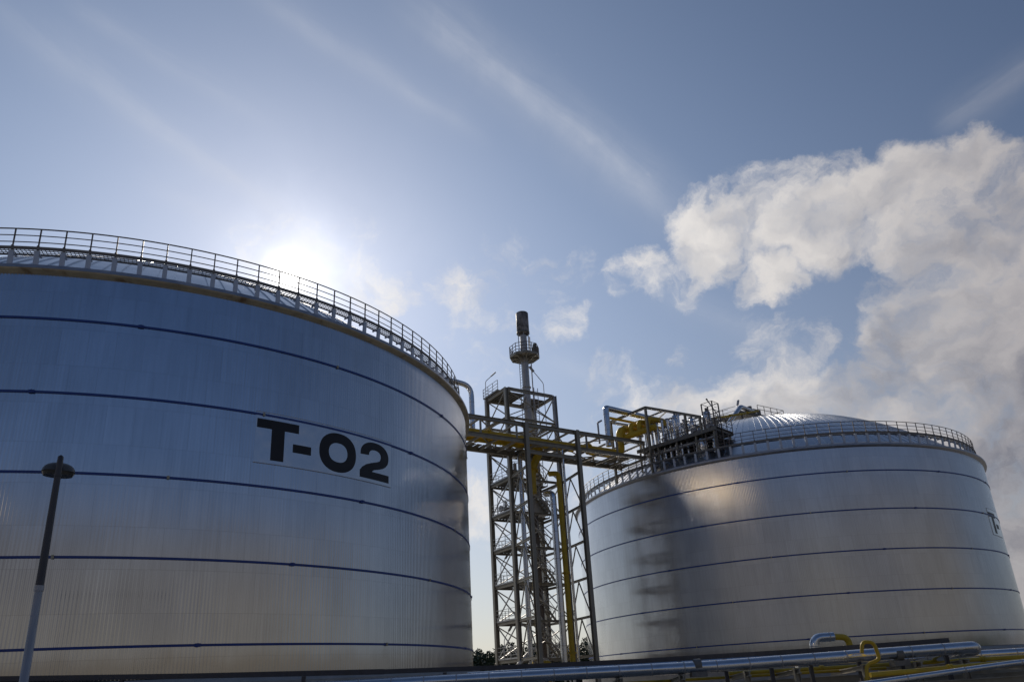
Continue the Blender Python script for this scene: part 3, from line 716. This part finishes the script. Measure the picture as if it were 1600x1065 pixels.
r_.build('railing', M['rail'], rk)
# stair tower / caged ladder at the near end of the deck
b = MB()
for (u, v) in ((LD-.1, .1), (LD-.1, 1.2), (LD-1.2, .1), (LD-1.2, 1.2)): b.beam(E_(u, v, 19.6), E_(u, v, 25.0), .09, .09)
for z in (20.6, 21.6, 23.4, 24.2, 25.0):
    for (p, q) in (((LD-.1, .1), (LD-.1, 1.2)), ((LD-1.2, .1), (LD-1.2, 1.2)), ((LD-.1, .1), (LD-1.2, .1)), ((LD-.1, 1.2), (LD-1.2, 1.2))): b.beam(E_(*p, z), E_(*q, z), .04, .04)
for k in range(18): b.beam(E_(LD-.1, .45, 19.7+k*.3), E_(LD-.1, .85, 19.7+k*.3), .03, .03)
b.build('ladder_cage', M['rail'], rk)
# walkway from the tank edge up to the rack (stair flight)
b = MB()
for e in (0, .8): b.beam(F(39.4, -.6-e, 21.6), F(43.2, -.6-e, 22.5), .06, .22)
for k in range(12): b.beam(F(39.6+k*.3, -.6, 21.65+k*.071), F(39.6+k*.3, -1.4, 21.65+k*.071), .2, .03)
b.build('gangway', M['dark'], rk)
# vertical pipes and vessels of the station: each is its own thing
cnt = 0
specs = []
for k in range(7): specs.append((1.0+k*.62, .55, 20.6, 25.0-.1*(k % 3), .13, 'pipe'))
for k in range(9): specs.append((.6+k*.9, 1.0, 19.9, 22.2, .12, 'pipe'))
for k in range(6): specs.append((1.3+k*.75, 2.1, 21.4, 24.9, .10, 'galvl'))
words = ['first', 'second', 'third', 'fourth', 'fifth', 'sixth', 'seventh', 'eighth', 'ninth']
def stand_pipe(label, u, v, z0, z1, r, mname, grp, cap=True):
    wp = F.w()+Matrix.Rotation(TH, 4, 'Z') @ E_(u, v, z0)-Vector((0, 0, 0))
    t = thing('stand_pipe', label, 'pipe', wp, TH, grp)
    b = MB(); b.tube([(0, 0, 0), (0, 0, z1-z0)], r, 12); b.build('jacket', M[mname], t)
    for zz in (.25, z1-z0-.05):
        q = MB(); q.tube([(0, 0, zz-.05), (0, 0, zz+.05)], r*1.5, 12); q.build('flange', M['galv'], t)
    return t
for k in range(7): stand_pipe(f'{words[k]} tall silver stand pipe from the yellow manifold, above the service deck', *specs[k], 'tall stand pipes by the yellow manifold')
for k in range(9): stand_pipe(f'{words[k]} short silver stand pipe from the left, beneath the service deck', *specs[7+k], 'short stand pipes under the service deck')
for k in range(6): stand_pipe(f'{words[k]} slim grey stand pipe from the left, at the back of the service deck', *specs[16+k], 'slim stand pipes at the back of the deck')
def vessel(label, u, v, z0, z1, r, mname='pipe'):
    wp = F.w()+Matrix.Rotation(TH, 4, 'Z') @ E_(u, v, z0)
    t = thing('vessel', label, 'vessel', wp, TH); h = z1-z0
    b = MB(); b.lathe([(.01, 0), (r*.6, .03), (r, .18), (r, h-.2), (r*.9, h-.08), (r*.5, h-.01), (.01, h)], 20); b.build('shell', M[mname], t)
    for zz in (.35, h-.35):
        q = MB(); q.tube([(0, 0, zz-.04), (0, 0, zz+.04)], r+.02, 20); q.build('hoop', M['galv'], t)
    q = MB(); q.tube([(0, 0, h-.02), (0, 0, h+.3)], r*.35, 10); q.build('nozzle', M['dark'], t)
    return t
vessel('blue-grey cylindrical vessel standing under the deck beside the ladder cage', LD-2.0, .75, 19.9, 22.1, .48, 'pipe')
vessel('silver vessel with dark top under the canopy right of the yellow manifold', 3.9, 1.3, 22.55, 25.3, .30, 'pipe')
vessel('small silver vessel on the service deck in the middle of its row', 5.6, 1.5, 22.55, 24.5, .26, 'pipe')
vessel('wide silver vessel on the service deck next to the ladder cage', 7.0, 1.9, 22.55, 24.9, .36, 'pipe')
vessel('narrow silver vessel at the back of the service deck', 6.4, 2.4, 22.55, 24.8, .2, 'pipe')
# yellow manifold: header with four loops
mf = thing('gas_manifold', 'yellow gas manifold of four pipe loops on a header at the rack corner', 'manifold', Wp(41.4, .8, 22.6), TH)
FM = Fr(41.4, .8, 22.6)
b = MB(); b.tube([FM(41.0, .4, 23.75), FM(42.4, 4.1, 24.05)], .30, 16); b.build('header', M['yellow'], mf)
for k in range(4):
    t_ = k/3; s = 41.15+1.05*t_; n = .75+2.5*t_; z = 23.8+.25*t_
    b = MB(); b.tube(bend([FM(s, n, z), FM(s, n, z+1.05), FM(s+2.2, n-.1, z+1.2), FM(s+2.25, n-.1, z+.55)], .34), .27, 14); b.build('loop', M['yellow'], mf)
    b = MB(); b.tube([FM(s+2.25, n-.1, z+.55), FM(s+2.25, n-.1, z+.42)], .38, 14); b.build('flange', M['dark'], mf)
    b = MB(); b.tube([FM(s+2.25, n-.1, z+.42), FM(s+2.25, n-.1, z-1.3)], .2, 14); b.build('down_pipe', M['pipe'], mf)
pipe('yellow pipe running under the rack canopy beside the silver duct', 'yellow', [Wp(39.2, .6, 25.75), Wp(49.5, .5, 25.6)], .14, 'gas_pipe', fl=(.4,))
pipe('slim silver pipe under the rack canopy at its back edge', 'pipe', [Wp(41.3, -.5, 25.7), Wp(50.3, -.5, 25.7)], .1, 'process_pipe', joints=2)
pipe('grey pipe running along the outer edge of the service deck', 'galvl', [F.w()+Matrix.Rotation(TH, 4, 'Z') @ E_(.2, .35, 21.7), F.w()+Matrix.Rotation(TH, 4, 'Z') @ E_(8.4, .35, 21.7)], .14, 'process_pipe', joints=1.4)
pipe('thick silver pipe lying on the back of the service deck', 'pipe', [F.w()+Matrix.Rotation(TH, 4, 'Z') @ E_(.4, 2.6, 22.9), F.w()+Matrix.Rotation(TH, 4, 'Z') @ E_(8.2, 2.6, 22.9)], .25, 'process_pipe', joints=1.4)
for k, u in enumerate((2.9, 4.7, 6.2, 7.9)):
    p = F.w()+Matrix.Rotation(TH, 4, 'Z') @ E_(u, .9, 22.55); fr = Vector(p)
    t = valve(['grey valve on the service deck beside the canopy post', 'grey valve on the service deck left of the small vessel', 'grey valve on the service deck right of the small vessel', 'grey valve on the service deck inside the ladder cage'][k], 0, 0, 0, .9); t.location = fr
# mast leaning over the rack
mast = thing('leaning_mast', 'slim grey mast leaning left above the ladder cage', 'mast', F.w()+Matrix.Rotation(TH, 4, 'Z') @ E_(8.4, 1.4, 22.5), 0)
b = MB(); b.tube([(0, 0, 0), (0, 0, 1.5), (-.75, 0, 3.0)], [.06, .05, .06], 8); b.build('pole', M['galv'], mast)
b = MB(); b.beam((-.75, 0, 3.0), (-.83, 0, 3.16), .12, .12); b.build('mast_head', M['dark'], mast)

# ------------------------------------------------------------------ platform on top of the dome
F = Fr(60.5, 0, 27.3)
dp = thing('dome_platform', 'railed steel platform with machinery on top of the farther tank dome', 'platform', F.w(), TH)
b = MB(); b.box(F(61.6, .2, 28.75), (7.6, 3.0, .3))
for s in (58.3, 61.5, 64.8):
    for n in (-1, 1.4): b.beam(F(s, n, 27.2), F(s, n, 28.6), .16, .16)
b.build('deck', M['dark'], dp)
r_ = MB()
for hh in (1.1, .6): r_.beam(F(60.8, 1.7, 28.9+hh), F(65.3, 1.7, 28.9+hh), .045, .045); r_.beam(F(60.8, -1.3, 28.9+hh), F(65.3, -1.3, 28.9+hh), .045, .045); r_.beam(F(65.3, 1.7, 28.9+hh), F(65.3, -1.3, 28.9+hh), .045, .045)
for k in range(5):
    for n in (1.7, -1.3): r_.beam(F(60.8+k*1.12, n, 28.9), F(60.8+k*1.12, n, 30.0), .05, .05)
r_.build('railing', M['rail'], dp)
b = MB(); b.box(F(61.7, .3, 29.4), (1.3, 1.1, 1.0)); b.tube([F(61.2, .3, 29.9), F(61.2, .3, 30.35)], .25, 10); b.box(F(60.0, .8, 29.1), (.9, .7, .5)); b.tube([F(62.6, .9, 29.0), F(64.2, .9, 29.0)], .3, 10); b.build('pump', M['dark'], dp)
# stepped gangway up the dome from the rack
b = MB()
GP = [(51.2, 25.6), (53.6, 26.9), (56.2, 28.0), (58.4, 28.75)]
for i in range(3):
    for n in (-.5, .6): b.beam(F(GP[i][0], n, GP[i][1]), F(GP[i+1][0], n, GP[i+1][1]), .08, .22)
    for k in range(8):
        t_ = k/8; s = GP[i][0]+(GP[i+1][0]-GP[i][0])*t_; z = GP[i][1]+(GP[i+1][1]-GP[i][1])*t_; b.beam(F(s, -.5, z), F(s, .6, z), .2, .04)
b.build('gangway', M['dark'], dp)
r_ = MB()
for n in (-.5, .6):
    for i in range(3):
        for hh in (1.1, .6): r_.beam(F(GP[i][0], n, GP[i][1]+hh), F(GP[i+1][0], n, GP[i+1][1]+hh), .045, .045)
        r_.beam(F(GP[i][0], n, GP[i][1]), F(GP[i][0], n, GP[i][1]+1.1), .05, .05)
r_.build('gangway_railing', M['rail'], dp)
pipe('silver pipe slanting up to the platform on the farther tank dome', 'pipe', [Wp(55.2, 1.9, 26.8), Wp(58.2, 1.5, 29.45), Wp(61.2, .9, 29.4), Wp(61.3, .9, 28.9)], .26, 'vapour_pipe', rad=.3, joints=1.2)
pipe('yellow pipe crossing the farther tank dome to its top platform', 'yellow', [Wp(53.0, 2.2, 27.1), Wp(57.0, 2.4, 28.1), Wp(60.4, 2.0, 29.1)], .12, 'gas_pipe', fl=(.3, .7))
bracket_lamp('small lamp on a short pole above the slanting silver pipe on the dome', 58.4, .9, 28.9, .8, (.1, 0, .25), None)

# ------------------------------------------------------------------ street lamp at the left
lp = thing('street_lamp', 'street lamp post with dark upper half and dome head before the nearer tank', 'street lamp', (-10.83, 16.5, 0), R_(33.3))
b = MB(); b.tube([(0, 0, 0), (0, 0, 1.0), (0, 0, 1.02), (0, 0, 4.25)], [.125, .125, .095, .082], 18); b.build('lower_pole', M['polel'], lp)
b = MB(); b.tube([(0, 0, 4.25), (0, 0, 7.2), (0, 0, 7.34), (0, .03, 7.38)], [.088, .068, .062, .03], 18); b.build('upper_pole', M['poled'], lp)
b = MB(); b.tube([(0, 0, 4.2), (0, 0, 4.32)], .098, 18); b.build('collar', M['galv'], lp)
b = MB(); b.tube([(0, 0, 6.86), (0, 0, 6.92)], .082, 18); b.build('collar', M['poled'], lp)
b = MB(); b.box((0, -.118, .75), (.11, .03, .42)); b.build('access_door', M['polel'], lp)
b = MB(); n = 20; vs = []; fs = []
for i in range(7):
    ph = (i/6)*math.pi/2; rr = math.cos(ph); zz = math.sin(ph)**.9
    for j in range(n):
        a = 2*math.pi*j/n; cx, sx = math.cos(a), math.sin(a); e = 2/2.6
        vs.append((.355*rr*math.copysign(abs(cx)**e, cx), .26*rr*math.copysign(abs(sx)**e, sx), .24*zz))
for i in range(6):
    for j in range(n): fs.append((i*n+j, i*n+(j+1) % n, (i+1)*n+(j+1) % n, (i+1)*n+j))
b.add(vs, fs, True); hd = b.build('lamp_hood', M['hood'], lp, (.0, .34, 7.05))
b = MB(); b.tube([(0, 0, -.09), (0, 0, 0)], [.9, 1], 24); ln = b.build('lens', M['lens'], hd); ln.scale = (.345, .25, 1)
b = MB(); b.tube(bend([(0, 0, 7.28), (0, .12, 7.30), (0, .34, 7.22)], .08), .03, 8); b.build('bracket', M['poled'], lp)

# ------------------------------------------------------------------ pipes and rack near the ground
def run(label, mname, pts, r, **k): return pipe(label, mname, pts, r, 'ground_pipe', **k)
run('fat silver jacketed pipe crossing the foreground, rounded at its right end', 'pipe', [(-7.5, 24.9, 1.90), (6.0, 25.0, 1.875), (14.55, 25.0, 2.02), (14.75, 25.35, 1.95), (14.75, 29.5, 1.75)], .187, rad=.16, joints=1.05, n=24)
run('second silver pipe just behind the fat one, catching bright light on top', 'pipe', [(-2.0, 26.4, 2.05), (15.3, 26.4, 2.10)], .09, joints=2.0, n=18)
run('silver pipe below and behind the fat one at the right edge', 'pipe', [(10.2, 29.2, 1.78), (24.5, 29.6, 1.80)], .17, joints=1.4, n=18)
run('slim silver pipe slanting across the lower right corner', 'pipe', [(8.8, 21.5, 1.14), (13.9, 22.2, 1.50), (18.5, 22.8, 1.66)], .075, joints=1.8)
run('yellow pipe under the slim slanting silver pipe', 'yellow', [(10.1, 22.9, 1.38), (18.5, 23.8, 1.62)], .075, fl=(.3,))
run('broad yellow pipe behind the fat silver one at the right', 'yellow', [(7.2, 27.6, 1.62), (24, 28.2, 1.64)], .075, fl=(.2, .55))
run('slim yellow pipe low behind the fat silver pipe in the middle', 'yellow', [(3.0, 26.9, 1.50), (12.5, 27.0, 1.52)], .05)
run('yellow hooked pipe looping over the fat silver pipe', 'yellow', [(10.62, 24.35, 2.02), (10.70, 24.35, 2.36), (11.06, 24.35, 2.32), (11.14, 24.35, 1.80), (10.66, 24.3, 1.66), (10.56, 24.3, 1.0)], .058, rad=.15, fl=(.9,))
run('silver elbow pipe rising behind the rail before the farther tank', 'pipe', [(12.42, 33, 1.6), (12.44, 33, 2.85), (13.32, 33, 2.86)], .20, rad=.36, joints=.9, n=18)
run('yellow bent pipe joined to the silver elbow behind the rail', 'yellow', [(13.25, 33.001, 2.86), (13.95, 33.05, 2.82), (14.02, 33.1, 1.6)], .135, rad=.3, n=16)
# pipe rack carrying them
gr = thing('ground_pipe_rack', 'low dark steel rack under the foreground pipes with a long guard rail', 'pipe rack', (0, 26, 0))
def G(x, y, z): return (x, y-26, z)
RY = 25.6
b = MB(); P = [(-21, RY, 2.86), (-17.6, RY, 2.74), (-11.15, RY, 2.49), (-4.73, RY, 2.29), (-.46, RY, 2.21), (3.8, RY, 2.175), (9.1, RY, 2.20), (14.1, RY, 2.29)]
for i in range(len(P)-1): b.beam(G(*P[i]), G(*P[i+1]), .12, .17 if i < 3 else .15)
b.build('guard_rail', M['poled'], gr)
for x in (-13.5, -7.4, -2.7, 1.7, 3.0, 5.1, 6.6, 8.1, 9.4, 11.0, 12.4, 13.9):
    for i in range(len(P)-1):
        if P[i][0] <= x <= P[i+1][0]: zt = P[i][2]+(P[i+1][2]-P[i][2])*(x-P[i][0])/(P[i+1][0]-P[i][0])
    b = MB(); b.beam(G(x, RY, 0), G(x, RY, zt-.09), .1, .12); b.build('rail_post', M['poled'], gr)
for x in (-4.2, -.3, 3.0, 5.0, 7.1, 8.7, 10.9, 12.6, 14.1):
    b = MB(); b.hbeam(G(x, 25.0, 0), G(x, 25.0, 1.68), .16, .18, (1, 0, 0), .02); b.hbeam(G(x, 25.0, 0), G(x, 27.9, 0), .02, .02); b.build('support', M['steel'], gr)
    b = MB(); b.hbeam(G(x, 24.7, 1.60), G(x, 27.8, 1.42), .12, .16); b.build('cross_beam', M['steel'], gr)
for x in (5.55, 12.05):
    b = MB(); b.tube([G(x-.11, 25.0, 1.93), G(x+.11, 25.0, 1.935)], .205, 24); b.build('clamp', M['dark'], gr)
    b = MB(); b.box(G(x, 25.0, 1.66), (.5, .4, .16)); b.build('saddle', M['dark'], gr)
for y, z in ((24.4, .9), (26.2, 1.2), (27.2, 1.0)):
    b = MB(); b.hbeam(G(-6, y, z), G(22, y+.4, z+.1), .14, .22); b.build('stringer', M['steel'], gr)
for x in (15.5, 17.5, 19.5, 21.5):
    b = MB(); b.hbeam(G(x, 23.0, 0), G(x, 23.0, 1.3), .14, .14, (1, 0, 0), .02); b.build('support', M['steel'], gr)
    b = MB(); b.hbeam(G(x, 22.2, 1.34), G(x, 29.8, 1.40), .12, .14); b.build('cross_beam', M['steel'], gr)
# pump skid at the tower foot
F = Fr(32.0, -1.0, 0)
sk = thing('pump_skid', 'low skid with pumps and pale pipes at the foot of the steel tower', 'pump skid', F.w(), TH)
b = MB(); b.beam(F(28.6, -.6, 2.75), F(33.2, -.6, 2.75), .3, .18); b.beam(F(28.6, -3.6, 2.75), F(33.2, -3.6, 2.75), .3, .18)
for s in (28.8, 30.2, 31.6, 33.0): b.beam(F(s, -.6, 0), F(s, -.6, 2.66), .14, .14); b.beam(F(s, -.75, 2.75), F(s, -3.45, 2.75), .12, .14)
b.build('frame', M['galvl'], sk)
b = MB(); b.tube([F(29.0, -1.6, 3.1), F(30.1, -1.6, 4.0)], .16, 10); b.build('strut', M['white'], sk)
b = MB(); b.tube(bend([F(30.9, -1.3, 2.9), F(31.4, -1.3, 3.5), F(31.9, -1.3, 3.3), F(31.9, -1.3, 2.6)], .2), .15, 10); b.build('pump_pipe', M['galvl'], sk)
b = MB(); b.tube([F(30.9, -2.3, 3.2), F(32.3, -2.3, 3.2)], .36, 16); b.box(F(31.6, -2.3, 2.92), (1.0, .5, .18)); b.build('pump', M['galv'], sk)
pipe('slim yellow pipe with a bend at the foot of the tower', 'yellow', [Wp(30.2, -.2, 3.2), Wp(31.2, -.2, 3.2), Wp(31.2, -.2, 1.6)], .12, 'gas_pipe', rad=.15)
